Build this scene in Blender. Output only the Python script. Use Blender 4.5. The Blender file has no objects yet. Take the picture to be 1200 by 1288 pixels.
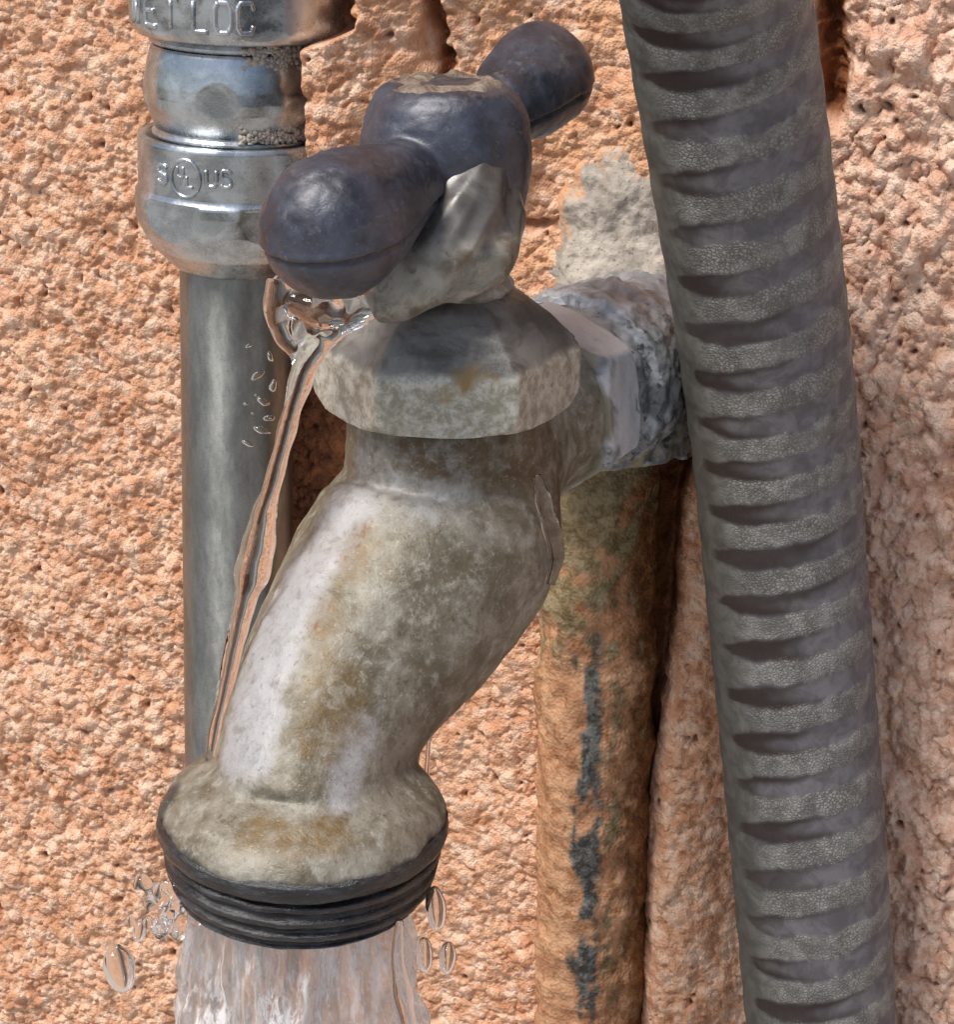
import bpy, bmesh, math, random
import numpy as np
from mathutils import Vector, Matrix

# ------------------------------------------------------------------ camera, sky, sun
sc = bpy.context.scene
S = 0.001                                   # everything below is written in millimetres
FPX, CX, CY = 2600.0, 600.0, 644.0          # lens in photograph pixels
PITCH, YAW = math.radians(20), math.radians(18)
F = np.array([-math.sin(YAW) * math.cos(PITCH), math.cos(YAW) * math.cos(PITCH), -math.sin(PITCH)])
R = np.array([math.cos(YAW), math.sin(YAW), 0.0])
U = np.cross(R, F)


def ray(px, py):
    return F + R * (px - CX) / FPX - U * (py - CY) / FPX


CAM = -ray(800, 440) * 318.0                # the wall point by the tap is the origin
cam_d = bpy.data.cameras.new('camera')
cam_d.sensor_fit = 'HORIZONTAL'
cam_d.sensor_width = 36.0
cam_d.lens = FPX / 1200.0 * 36.0
cam_d.clip_start, cam_d.clip_end = 0.01, 100.0
cam = bpy.data.objects.new('camera', cam_d)
sc.collection.objects.link(cam)
M4 = Matrix(((R[0], U[0], -F[0], CAM[0] * S), (R[1], U[1], -F[1], CAM[1] * S), (R[2], U[2], -F[2], CAM[2] * S), (0, 0, 0, 1)))
cam.matrix_world = M4
sc.camera = cam

SUN_EL, SUN_AZ = math.radians(58), math.radians(-30)   # azimuth from the wall's normal towards the left
sun_dir = Vector((math.sin(SUN_AZ) * math.cos(SUN_EL), -math.cos(SUN_AZ) * math.cos(SUN_EL), math.sin(SUN_EL)))
world = bpy.data.worlds.new('World')
sc.world = world
world.use_nodes = True
wn = world.node_tree
sky = wn.nodes.new('ShaderNodeTexSky')
sky.sky_type = 'NISHITA'
sky.sun_disc = False
sky.sun_elevation = SUN_EL
sky.sun_rotation = math.atan2(sun_dir.x, sun_dir.y)
sky.dust_density = 2.5
wn.nodes['Background'].inputs['Strength'].default_value = 0.085
wn.links.new(sky.outputs[0], wn.nodes['Background'].inputs['Color'])
sun_d = bpy.data.lights.new('sun', 'SUN')
sun_d.energy = 2.3
sun_d.angle = math.radians(20)
sun_d.color = (1.0, 0.95, 0.88)
sun = bpy.data.objects.new('sun', sun_d)
sun.rotation_euler = sun_dir.to_track_quat('Z', 'Y').to_euler()
sc.collection.objects.link(sun)
sc.view_settings.view_transform = 'Standard'
sc.view_settings.look = 'None'
sc.view_settings.exposure = 0.6
sc.view_settings.gamma = 1.0
sc.view_settings.use_curve_mapping = False
sc.render.engine = 'CYCLES'
sc.cycles.max_bounces = 12
sc.cycles.transmission_bounces = 10
sc.cycles.transparent_max_bounces = 12
sc.cycles.caustics_refractive = True
sc.cycles.use_denoising = True

rng = np.random.default_rng(7)
random.seed(7)


# ------------------------------------------------------------------ helpers
def W(px, py, d):
    return CAM + ray(px, py) * d


def Wy(px, py, y):
    r = ray(px, py)
    return CAM + r * ((y - CAM[1]) / r[1])


def unit(v):
    v = np.asarray(v, float)
    return v / np.linalg.norm(v)


_perm = rng.permutation(256).astype(np.int64)
_perm = np.concatenate([_perm, _perm, _perm])
_g = rng.normal(size=(256, 3))
_g /= np.linalg.norm(_g, axis=1)[:, None]


def noise3(P, scale=1.0, seed=0.0):
    """Perlin noise, about -0.7..0.7, for an (n,3) array"""
    P = np.asarray(P, float) * scale + seed * np.array([17.3, 5.1, 9.7])
    i = np.floor(P).astype(np.int64)
    f = P - i
    w = f * f * f * (f * (f * 6 - 15) + 10)
    out = 0.0
    for dx in (0, 1):
        for dy in (0, 1):
            for dz in (0, 1):
                h = _perm[_perm[_perm[(i[:, 0] + dx) & 255] + ((i[:, 1] + dy) & 255)] + ((i[:, 2] + dz) & 255)]
                g = _g[h]
                dot = g[:, 0] * (f[:, 0] - dx) + g[:, 1] * (f[:, 1] - dy) + g[:, 2] * (f[:, 2] - dz)
                out = out + dot * (w[:, 0] if dx else 1 - w[:, 0]) * (w[:, 1] if dy else 1 - w[:, 1]) * (w[:, 2] if dz else 1 - w[:, 2])
    return out


def fbm(P, scale, octaves=4, seed=0.0):
    a, t = 1.0, 0.0
    for o in range(octaves):
        t = t + a * noise3(P, scale * 2 ** o, seed + o * 1.7)
        a *= 0.5
    return t


def sstep(a, b, x):
    t = np.clip((x - a) / (b - a), 0, 1)
    return t * t * (3 - 2 * t)


def seg_dist(P, A, B):
    """distance of 2-D or 3-D points to a segment"""
    A, B = np.asarray(A, float), np.asarray(B, float)
    d = B - A
    t = np.clip(((P - A) @ d) / (d @ d + 1e-12), 0, 1)
    return np.linalg.norm(P - (A + t[:, None] * d), axis=1)


def poly_dist(P, pts):
    return np.min([seg_dist(P, pts[k], pts[k + 1]) for k in range(len(pts) - 1)], axis=0)


def link(ob, parent=None):
    sc.collection.objects.link(ob)
    if parent is not None:
        ob.parent = parent
    return ob


def make(name, V_, faces, mat, parent=None, attrs=None, smooth=True):
    """one mesh object from millimetre vertices"""
    V_ = np.asarray(V_, float)
    me = bpy.data.meshes.new(name)
    if isinstance(faces, np.ndarray):
        n, k = faces.shape
        me.vertices.add(len(V_))
        me.vertices.foreach_set('co', (V_ * S).astype(np.float32).ravel())
        me.loops.add(n * k)
        me.loops.foreach_set('vertex_index', faces.astype(np.int32).ravel())
        me.polygons.add(n)
        me.polygons.foreach_set('loop_start', np.arange(0, n * k, k, dtype=np.int32))
        me.polygons.foreach_set('loop_total', np.full(n, k, dtype=np.int32))
        me.update(calc_edges=True)
    else:
        me.from_pydata((V_ * S).tolist(), [], [list(f) for f in faces])
    if smooth:
        me.polygons.foreach_set('use_smooth', np.ones(len(me.polygons), dtype=bool))
    for an, av in (attrs or {}).items():
        a = me.attributes.new(an, 'FLOAT', 'POINT')
        a.data.foreach_set('value', np.asarray(av, np.float32))
    me.materials.append(mat)
    me.update()
    return link(bpy.data.objects.new(name, me), parent)


def thing(name, loc, label, cat, group=None):
    e = bpy.data.objects.new(name, None)
    e.empty_display_size = 0.01
    e.location = (0, 0, 0)
    e['label'], e['category'] = label, cat
    if group:
        e['group'] = group
    return link(e)


def tag(o, label, cat, group=None):
    o['label'], o['category'] = label, cat
    if group:
        o['group'] = group
    return o


def grid_faces(nu, nv, wrap_u=False):
    """faces for vertices laid out [v][u]"""
    uu = np.arange(nu if wrap_u else nu - 1)
    vv = np.arange(nv - 1)
    a, b = np.meshgrid(uu, vv)
    a, b = a.ravel(), b.ravel()
    a2 = (a + 1) % nu
    return np.stack([b * nu + a, b * nu + a2, (b + 1) * nu + a2, (b + 1) * nu + a], axis=1)


def frame_for(axis, ref=(0, 0, 1)):
    z = unit(axis)
    r = np.asarray(ref, float)
    if abs(z @ r) > 0.95:
        r = np.array([1.0, 0, 0])
    x = unit(np.cross(r, z))
    return x, np.cross(z, x), z


def lathe(prof, center, axis=(0, 0, 1), seg=128, shape=None, xref=None, cap=True):
    """prof: (r, h) along axis. shape(theta, r, h) may change r. Returns verts, quads (+caps)"""
    prof = np.asarray(prof, float)
    if xref is None:
        x, y, z = frame_for(axis)
    else:
        z = unit(axis)
        x = unit(np.asarray(xref, float) - z * (np.asarray(xref, float) @ z))
        y = np.cross(z, x)
    th = np.linspace(0, 2 * math.pi, seg, endpoint=False)
    rr, tt = np.meshgrid(prof[:, 0], th, indexing='ij')
    hh = np.repeat(prof[:, 1][:, None], seg, axis=1)
    if shape is not None:
        rr = shape(tt, rr, hh)
    P = np.asarray(center) + (rr * np.cos(tt))[..., None] * x + (rr * np.sin(tt))[..., None] * y + hh[..., None] * z
    V_ = P.reshape(-1, 3)
    fq = grid_faces(seg, len(prof), True)
    return V_, fq


def resample(prof, step):
    """densify a polyline profile"""
    prof = np.asarray(prof, float)
    out = [prof[0]]
    for a, b in zip(prof[:-1], prof[1:]):
        n = max(1, int(math.ceil(np.linalg.norm(b - a) / step)))
        for k in range(1, n + 1):
            out.append(a + (b - a) * k / n)
    return np.array(out)


def catmull(pts, n):
    """smooth curve through points of any dimension"""
    pts = np.asarray(pts, float)
    P = np.vstack([2 * pts[0] - pts[1], pts, 2 * pts[-1] - pts[-2]])
    out = []
    for k in range(1, len(P) - 2):
        t = np.linspace(0, 1, n, endpoint=False)[:, None]
        p0, p1, p2, p3 = P[k - 1], P[k], P[k + 1], P[k + 2]
        out.append(0.5 * ((2 * p1) + (-p0 + p2) * t + (2 * p0 - 5 * p1 + 4 * p2 - p3) * t ** 2 + (-p0 + 3 * p1 - 3 * p2 + p3) * t ** 3))
    out.append(pts[-1][None])
    return np.vstack(out)


def sweep(path, radii, seg=48, shape=None, cap=True, ref=(0, 0, 1)):
    """tube along path with varying radius (parallel transport). shape(theta, i, r) -> r"""
    path = np.asarray(path, float)
    n = len(path)
    tan = np.gradient(path, axis=0)
    tan /= np.linalg.norm(tan, axis=1)[:, None]
    x, y, _ = frame_for(tan[0], ref)
    th = np.linspace(0, 2 * math.pi, seg, endpoint=False)
    rows = []
    for k in range(n):
        x = unit(x - tan[k] * (x @ tan[k]))
        y = np.cross(tan[k], x)
        r = np.full(seg, radii[k])
        if shape is not None:
            r = shape(th, k, r)
        rows.append(path[k] + (r * np.cos(th))[:, None] * x + (r * np.sin(th))[:, None] * y)
    V_ = np.vstack(rows)
    F_ = grid_faces(seg, n, True).tolist()
    if cap:
        V_ = np.vstack([V_, path[0], path[-1]])
        a, b = n * seg, n * seg + 1
        for k in range(seg):
            F_.append([a, (k + 1) % seg, k])
            F_.append([b, (n - 1) * seg + k, (n - 1) * seg + (k + 1) % seg])
    return V_, F_


def ellipsoid(c, rad, axes=None, nu=24, nv=14):
    th = np.linspace(0, 2 * math.pi, nu, endpoint=False)
    ph = np.linspace(0.02, math.pi - 0.02, nv)
    P, T = np.meshgrid(ph, th, indexing='ij')
    L = np.stack([np.sin(P) * np.cos(T) * rad[0], np.sin(P) * np.sin(T) * rad[1], np.cos(P) * rad[2]], axis=-1).reshape(-1, 3)
    if axes is not None:
        L = L @ np.asarray(axes)
    V_ = L + np.asarray(c)
    F_ = [list(f[::-1]) for f in grid_faces(nu, nv, True)]
    F_.append(list(range(nu)))
    F_.append(list(range((nv - 1) * nu, nv * nu))[::-1])
    return V_, F_


def union(pieces, voxel, smooth_it=6, factor=0.5):
    """voxel-merge closed pieces into one skin; returns verts (mm), faces"""
    Vs, Fs, o = [], [], 0
    for V_, F_ in pieces:
        Vs.append(V_)
        Fs += [[i + o for i in f] for f in F_]
        o += len(V_)
    me = bpy.data.meshes.new('tmp')
    me.from_pydata(np.vstack(Vs).tolist(), [], Fs)
    ob = bpy.data.objects.new('tmp', me)
    sc.collection.objects.link(ob)
    m = ob.modifiers.new('r', 'REMESH')
    m.mode = 'VOXEL'
    m.voxel_size = voxel
    if smooth_it:
        s = ob.modifiers.new('s', 'SMOOTH')
        s.factor, s.iterations = factor, smooth_it
    dg = bpy.context.evaluated_depsgraph_get()
    ev = ob.evaluated_get(dg)
    m2 = ev.to_mesh()
    n = len(m2.vertices)
    co = np.empty(n * 3, np.float32)
    m2.vertices.foreach_get('co', co)
    no = np.empty(n * 3, np.float32)
    m2.vertices.foreach_get('normal', no)
    faces = [list(p.vertices) for p in m2.polygons]
    ev.to_mesh_clear()
    bpy.data.objects.remove(ob)
    bpy.data.meshes.remove(me)
    fa = np.array([f for f in faces if len(f) == 4]) if all(len(f) == 4 for f in faces) else faces
    return co.reshape(-1, 3).astype(float), no.reshape(-1, 3).astype(float), fa


def vnormals(V_, fq):
    """vertex normals for quads"""
    a, b, c, d = V_[fq[:, 0]], V_[fq[:, 1]], V_[fq[:, 2]], V_[fq[:, 3]]
    n = np.cross(c - a, d - b)
    N = np.zeros_like(V_)
    for k in range(4):
        np.add.at(N, fq[:, k], n)
    return N / (np.linalg.norm(N, axis=1)[:, None] + 1e-9)


# ------------------------------------------------------------------ materials
class Mat:
    def __init__(self, name):
        self.m = bpy.data.materials.new(name)
        self.m.use_nodes = True
        self.t = self.m.node_tree
        self.b = self.t.nodes['Principled BSDF']
        self.out = self.t.nodes['Material Output']
        self.co = self.t.nodes.new('ShaderNodeTexCoord').outputs['Object']

    def n(self, kind, **kw):
        nd = self.t.nodes.new(kind)
        for k, v in kw.items():
            setattr(nd, k, v)
        return nd

    def l(self, a, b):
        self.t.links.new(a, b)

    def val(self, sock, v):
        if isinstance(v, (int, float)):
            sock.default_value = v
        elif isinstance(v, tuple):
            sock.default_value = v if len(v) == 4 else (*v, 1.0)
        else:
            self.l(v, sock)

    def mapped(self, scale=(1, 1, 1)):
        mp = self.n('ShaderNodeMapping')
        mp.inputs['Scale'].default_value = scale
        self.l(self.co, mp.inputs['Vector'])
        return mp.outputs[0]

    def noise(self, mm, detail=4, rough=0.55, dist=0.0, vec=None):
        """noise whose features are about mm millimetres"""
        nd = self.n('ShaderNodeTexNoise')
        nd.inputs['Scale'].default_value = 1000.0 / mm
        nd.inputs['Detail'].default_value = detail
        nd.inputs['Roughness'].default_value = rough
        nd.inputs['Distortion'].default_value = dist
        self.l(vec if vec is not None else self.co, nd.inputs['Vector'])
        return nd.outputs['Fac']

    def voronoi(self, mm, feature='F1', vec=None, rnd=1.0):
        nd = self.n('ShaderNodeTexVoronoi', feature=feature)
        nd.inputs['Scale'].default_value = 1000.0 / mm
        nd.inputs['Randomness'].default_value = rnd
        self.l(vec if vec is not None else self.co, nd.inputs['Vector'])
        return nd.outputs['Distance']

    def attr(self, name):
        return self.n('ShaderNodeAttribute', attribute_name=name).outputs['Fac']

    def ramp(self, fac, a, b, lo=0.0, hi=1.0):
        nd = self.n('ShaderNodeMapRange', interpolation_type='SMOOTHSTEP')
        nd.inputs['From Min'].default_value, nd.inputs['From Max'].default_value = a, b
        nd.inputs['To Min'].default_value, nd.inputs['To Max'].default_value = lo, hi
        self.val(nd.inputs['Value'], fac)
        return nd.outputs[0]

    def mix(self, fac, a, b):
        nd = self.n('ShaderNodeMix', data_type='RGBA')
        self.val(nd.inputs[0], fac)
        self.val(nd.inputs[6], a)
        self.val(nd.inputs[7], b)
        return nd.outputs[2]

    def math(self, op, a, b=0.0):
        nd = self.n('ShaderNodeMath', operation=op)
        self.val(nd.inputs[0], a)
        self.val(nd.inputs[1], b)
        return nd.outputs[0]

    def bump(self, h, mm, strength=1.0, prev=None):
        nd = self.n('ShaderNodeBump')
        nd.inputs['Strength'].default_value = strength
        nd.inputs['Distance'].default_value = mm * S
        self.l(h, nd.inputs['Height'])
        if prev is not None:
            self.l(prev, nd.inputs['Normal'])
        return nd.outputs[0]

    def done(self, color, rough=0.6, metal=0.0, normal=None, spec=0.5, **kw):
        b = self.b
        self.val(b.inputs['Base Color'], color)
        self.val(b.inputs['Roughness'], rough)
        self.val(b.inputs['Metallic'], metal)
        self.val(b.inputs['Specular IOR Level'], spec)
        if normal is not None:
            self.l(normal, b.inputs['Normal'])
        for k, v in kw.items():
            self.val(b.inputs[k], v)
        return self.m


def m_stucco():
    M = Mat('stucco')
    big = M.noise(14, 5, 0.6)
    med = M.noise(3.0, 5, 0.6)
    fine = M.noise(0.45, 4, 0.7)
    grain = M.voronoi(0.42)
    stain = M.noise(32, 6, 0.7, 0.6)
    c = M.mix(M.ramp(big, 0.36, 0.64), (0.63, 0.315, 0.175), (0.77, 0.45, 0.285))
    c = M.mix(M.ramp(med, 0.44, 0.64, 0, 0.8), c, (0.88, 0.64, 0.48))
    c = M.mix(M.ramp(med, 0.46, 0.32, 0, 0.6), c, (0.46, 0.205, 0.10))
    c = M.mix(M.ramp(stain, 0.56, 0.70, 0, 0.3), c, (0.40, 0.20, 0.11))
    c = M.mix(M.math('MULTIPLY', M.attr('pink'), 0.85), c, M.mix(M.ramp(med, 0.35, 0.65), (0.68, 0.40, 0.28), (0.90, 0.67, 0.53)))
    c = M.mix(M.attr('pale'), c, M.mix(M.ramp(med, 0.35, 0.65), (0.70, 0.36, 0.19), (0.85, 0.52, 0.32)))
    c = M.mix(M.attr('wet'), c, M.mix(M.ramp(med, 0.35, 0.65), (0.17, 0.055, 0.020), (0.36, 0.135, 0.05)))
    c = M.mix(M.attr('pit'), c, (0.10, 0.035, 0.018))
    c = M.mix(M.ramp(fine, 0.40, 0.65, 0, 0.2), c, (0.42, 0.21, 0.125))
    nrm = M.bump(fine, 0.24, 0.9)
    nrm = M.bump(grain, 0.25, 0.7, nrm)
    nrm = M.bump(M.noise(1.2, 3, 0.6), 0.3, 0.6, nrm)
    rough = M.ramp(M.attr('wet'), 0, 1, 0.75, 0.45)
    return M.done(c, rough, 0.0, nrm, 0.35)


def m_mortar():
    M = Mat('mortar')
    a = M.noise(5, 5, 0.6)
    f = M.noise(0.7, 4, 0.65)
    c = M.mix(M.ramp(a, 0.35, 0.65), (0.34, 0.30, 0.26), (0.56, 0.50, 0.43))
    c = M.mix(M.ramp(f, 0.56, 0.72, 0, 0.8), c, (0.10, 0.085, 0.075))
    c = M.mix(M.attr('paint'), c, (0.70, 0.38, 0.21))
    nrm = M.bump(f, 0.35, 0.9)
    return M.done(c, 0.85, 0.0, nrm, 0.25)


def m_zinc():
    M = Mat('zinc_plate')
    a = M.noise(6, 5, 0.65, 0.5)
    f = M.noise(0.6, 4, 0.7)
    st = M.noise(1.2, 4, 0.6, 0.0, M.mapped((1, 1, 0.12)))
    c = M.mix(M.ramp(a, 0.35, 0.65), (0.36, 0.39, 0.41), (0.62, 0.66, 0.69))
    c = M.mix(M.ramp(f, 0.55, 0.75, 0, 0.5), c, (0.16, 0.17, 0.17))
    rough = M.ramp(M.math('ADD', M.math('MULTIPLY', a, 0.6), M.math('MULTIPLY', f, 0.4)), 0.35, 0.65, 0.18, 0.38)
    nrm = M.bump(f, 0.04, 0.5)
    nrm = M.bump(st, 0.04, 0.35, nrm)
    return M.done(c, rough, 0.92, nrm)


def m_conduit():
    M = Mat('conduit_steel')
    a = M.noise(5, 6, 0.75, 0.0, M.mapped((1, 1, 0.35)))
    f = M.noise(0.5, 4, 0.7, 0.0, M.mapped((1, 1, 2.5)))
    brush = M.noise(0.5, 4, 0.6, 0.0, M.mapped((1, 1, 6)))
    c = M.mix(M.ramp(a, 0.35, 0.65), (0.22, 0.23, 0.222), (0.36, 0.372, 0.36))
    c = M.mix(M.ramp(f, 0.5, 0.75, 0, 0.5), c, (0.12, 0.125, 0.11))
    rough = M.ramp(a, 0.3, 0.7, 0.22, 0.36)
    nrm = M.bump(f, 0.05, 0.5)
    nrm = M.bump(brush, 0.04, 0.35, nrm)
    tg = M.n('ShaderNodeTangent', direction_type='RADIAL', axis='Z')
    M.l(tg.outputs[0], M.b.inputs['Tangent'])
    return M.done(c, M.ramp(a, 0.3, 0.7, 0.36, 0.46), 0.9, nrm, 0.5, **{'Anisotropic': 0.9, 'Anisotropic Rotation': 0.25})


def m_body():
    M = Mat('cast_body')
    a = M.noise(9, 6, 0.65, 0.6)
    b = M.noise(2.4, 7, 0.75, 0.25)
    g = M.noise(0.8, 6, 0.75, 0.1)
    f = M.noise(0.4, 4, 0.7)
    c = M.mix(M.ramp(a, 0.38, 0.62), (0.135, 0.114, 0.074), (0.265, 0.243, 0.195))
    c = M.mix(M.ramp(b, 0.48, 0.67, 0, 0.75), c, (0.385, 0.37, 0.32))
    c = M.mix(M.ramp(b, 0.47, 0.33, 0, 0.8), c, (0.105, 0.08, 0.045))
    c = M.mix(M.math('MULTIPLY', M.attr('lime_sheen'), M.ramp(b, 0.32, 0.55, 0.5, 0.95)), c, (0.41, 0.405, 0.41))  # lime patches, plus the spout's wet sky sheen put into the colour
    c = M.mix(M.math('MULTIPLY', M.attr('ochre'), M.ramp(b, 0.36, 0.60, 0.95, 0.5)), c, (0.165, 0.098, 0.028))
    c = M.mix(M.math('MULTIPLY', M.attr('brown'), M.ramp(b, 0.35, 0.6, 0.95, 0.45)), c, (0.085, 0.05, 0.02))
    c = M.mix(M.attr('black'), c, (0.028, 0.028, 0.03))
    c = M.mix(M.ramp(g, 0.55, 0.72, 0, 0.7), c, (0.095, 0.078, 0.05))
    c = M.mix(M.ramp(g, 0.44, 0.30, 0, 0.5), c, (0.47, 0.46, 0.42))
    nrm = M.bump(f, 0.10, 0.6)
    nrm = M.bump(g, 0.16, 0.5, nrm)
    rough = M.ramp(b, 0.35, 0.65, 0.36, 0.6)
    return M.done(c, rough, 0.2, nrm, 0.45)


def m_bonnet():
    M = Mat('bonnet_metal')
    a = M.noise(7, 6, 0.62, 0.6)
    b = M.noise(1.8, 7, 0.75, 0.15)
    f = M.noise(0.5, 5, 0.7)
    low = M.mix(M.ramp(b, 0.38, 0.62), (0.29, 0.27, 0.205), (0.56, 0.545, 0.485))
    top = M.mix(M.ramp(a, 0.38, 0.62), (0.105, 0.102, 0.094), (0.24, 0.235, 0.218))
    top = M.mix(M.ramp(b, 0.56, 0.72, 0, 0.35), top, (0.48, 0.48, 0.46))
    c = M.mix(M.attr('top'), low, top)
    c = M.mix(M.math('MULTIPLY', M.attr('ochre'), 0.9), c, (0.27, 0.17, 0.055))
    c = M.mix(M.ramp(f, 0.57, 0.74, 0, 0.7), c, (0.15, 0.13, 0.10))
    nrm = M.bump(f, 0.1, 0.6)
    nrm = M.bump(b, 0.3, 0.4, nrm)
    return M.done(c, M.ramp(a, 0.35, 0.65, 0.34, 0.55), 0.25, nrm, 0.5)


def m_handle():
    M = Mat('handle_paint')
    a = M.noise(6, 6, 0.65, 0.3)
    b = M.noise(1.1, 7, 0.75, 0.4)
    scr = M.noise(0.7, 5, 0.75, 1.5, M.mapped((1, 0.35, 1)))
    f = M.noise(0.35, 4, 0.7)
    c = M.mix(M.ramp(a, 0.35, 0.65), (0.020, 0.023, 0.036), (0.056, 0.063, 0.092))
    c = M.mix(M.ramp(scr, 0.58, 0.70, 0, 0.6), c, (0.20, 0.19, 0.185))
    c = M.mix(M.ramp(b, 0.46, 0.30, 0, 0.6), c, (0.025, 0.024, 0.028))
    c = M.mix(M.math('MULTIPLY', M.attr('dust'), M.ramp(b, 0.45, 0.65, 0.0, 0.6)), c, (0.16, 0.15, 0.135))
    c = M.mix(M.attr('seam'), c, (0.025, 0.022, 0.022))
    nrm = M.bump(f, 0.05, 0.6)
    nrm = M.bump(b, 0.14, 0.6, nrm)
    return M.done(c, M.ramp(b, 0.35, 0.65, 0.28, 0.46), 0.15, nrm, 0.75)


def m_gland():
    M = Mat('wet_worn_gland')
    a = M.noise(5, 5, 0.6, 0.8)
    b = M.noise(1.6, 6, 0.7, 0.8)
    c = M.mix(M.ramp(a, 0.36, 0.64), (0.19, 0.172, 0.138), (0.40, 0.375, 0.325))
    c = M.mix(M.math('MULTIPLY', M.attr('brown'), 0.8), c, (0.10, 0.065, 0.03))
    c = M.mix(M.ramp(b, 0.55, 0.70, 0, 0.5), c, (0.40, 0.39, 0.355))
    c = M.mix(M.ramp(b, 0.45, 0.32, 0, 0.6), c, (0.085, 0.075, 0.06))
    c = M.mix(M.attr('black'), c, (0.04, 0.04, 0.045))
    nrm = M.bump(b, 0.08, 0.5)
    return M.done(c, M.ramp(a, 0.35, 0.65, 0.24, 0.42), 0.0, nrm, 0.5)


def m_crust():
    M = Mat('rusty_crust')
    a = M.noise(3, 6, 0.7, 0.7)
    f = M.noise(0.5, 5, 0.7)
    c = M.mix(M.ramp(a, 0.35, 0.65), (0.125, 0.085, 0.06), (0.33, 0.27, 0.215))
    c = M.mix(M.ramp(f, 0.54, 0.7, 0, 0.8), c, (0.07, 0.05, 0.04))
    nrm = M.bump(f, 0.3, 0.8)
    nrm = M.bump(a, 0.6, 0.6, nrm)
    return M.done(c, 0.7, 0.0, nrm, 0.3)


def m_thread():
    M = Mat('black_wet_thread')
    a = M.noise(4, 5, 0.65, 0.5, M.mapped((1, 1, 3)))
    f = M.noise(0.8, 5, 0.7, 0.0, M.mapped((1, 1, 4)))
    c = M.mix(M.ramp(a, 0.4, 0.65), (0.006, 0.006, 0.007), (0.030, 0.031, 0.034))
    c = M.mix(M.ramp(f, 0.60, 0.74, 0, 0.8), c, (0.20, 0.195, 0.19))
    nrm = M.bump(f, 0.25, 0.6)
    return M.done(c, M.ramp(a, 0.3, 0.7, 0.08, 0.28), 0.0, nrm, 0.7)


def m_galv():
    M = Mat('galvanised_iron')
    a = M.noise(4, 6, 0.65, 0.6)
    f = M.noise(2.2, 7, 0.75)
    c = M.mix(M.ramp(a, 0.36, 0.62), (0.13, 0.14, 0.155), (0.40, 0.415, 0.44))
    c = M.mix(M.ramp(f, 0.52, 0.60, 0, 0.85), c, (0.045, 0.043, 0.042))
    c = M.mix(M.math('MULTIPLY', M.attr('lime_sheen'), 0.85), c, (0.66, 0.66, 0.68))
    c = M.mix(M.attr('ochre'), c, (0.30, 0.265, 0.175))
    nrm = M.bump(f, 0.3, 0.8)
    nrm = M.bump(a, 0.5, 0.5, nrm)
    return M.done(c, M.ramp(a, 0.3, 0.7, 0.38, 0.6), 0.35, nrm, 0.5)


def m_riser():
    M = Mat('stained_pipe_coat')
    a = M.noise(6, 6, 0.62, 0.4)
    b = M.noise(2.0, 5, 0.65, 0.5)
    f = M.noise(0.5, 4, 0.7)
    c = M.mix(M.ramp(a, 0.38, 0.62), (0.42, 0.20, 0.10), (0.60, 0.34, 0.19))
    c = M.mix(M.ramp(b, 0.5, 0.35, 0, 0.7), c, (0.27, 0.10, 0.032))
    c = M.mix(M.attr('wet'), c, M.mix(M.ramp(b, 0.4, 0.6), (0.13, 0.05, 0.017), (0.26, 0.11, 0.035)))
    c = M.mix(M.attr('olive'), c, M.mix(M.ramp(b, 0.38, 0.62), (0.155, 0.115, 0.048), (0.30, 0.25, 0.145)))
    c = M.mix(M.attr('metal'), c, M.mix(M.ramp(b, 0.42, 0.6), (0.050, 0.050, 0.046), (0.155, 0.15, 0.135)))
    nrm = M.bump(f, 0.15, 0.6)
    nrm = M.bump(b, 0.5, 0.5, nrm)
    nrm = M.bump(M.voronoi(0.6), 0.3, 0.6, nrm)
    return M.done(c, 0.6, 0.0, nrm, 0.35)


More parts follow.
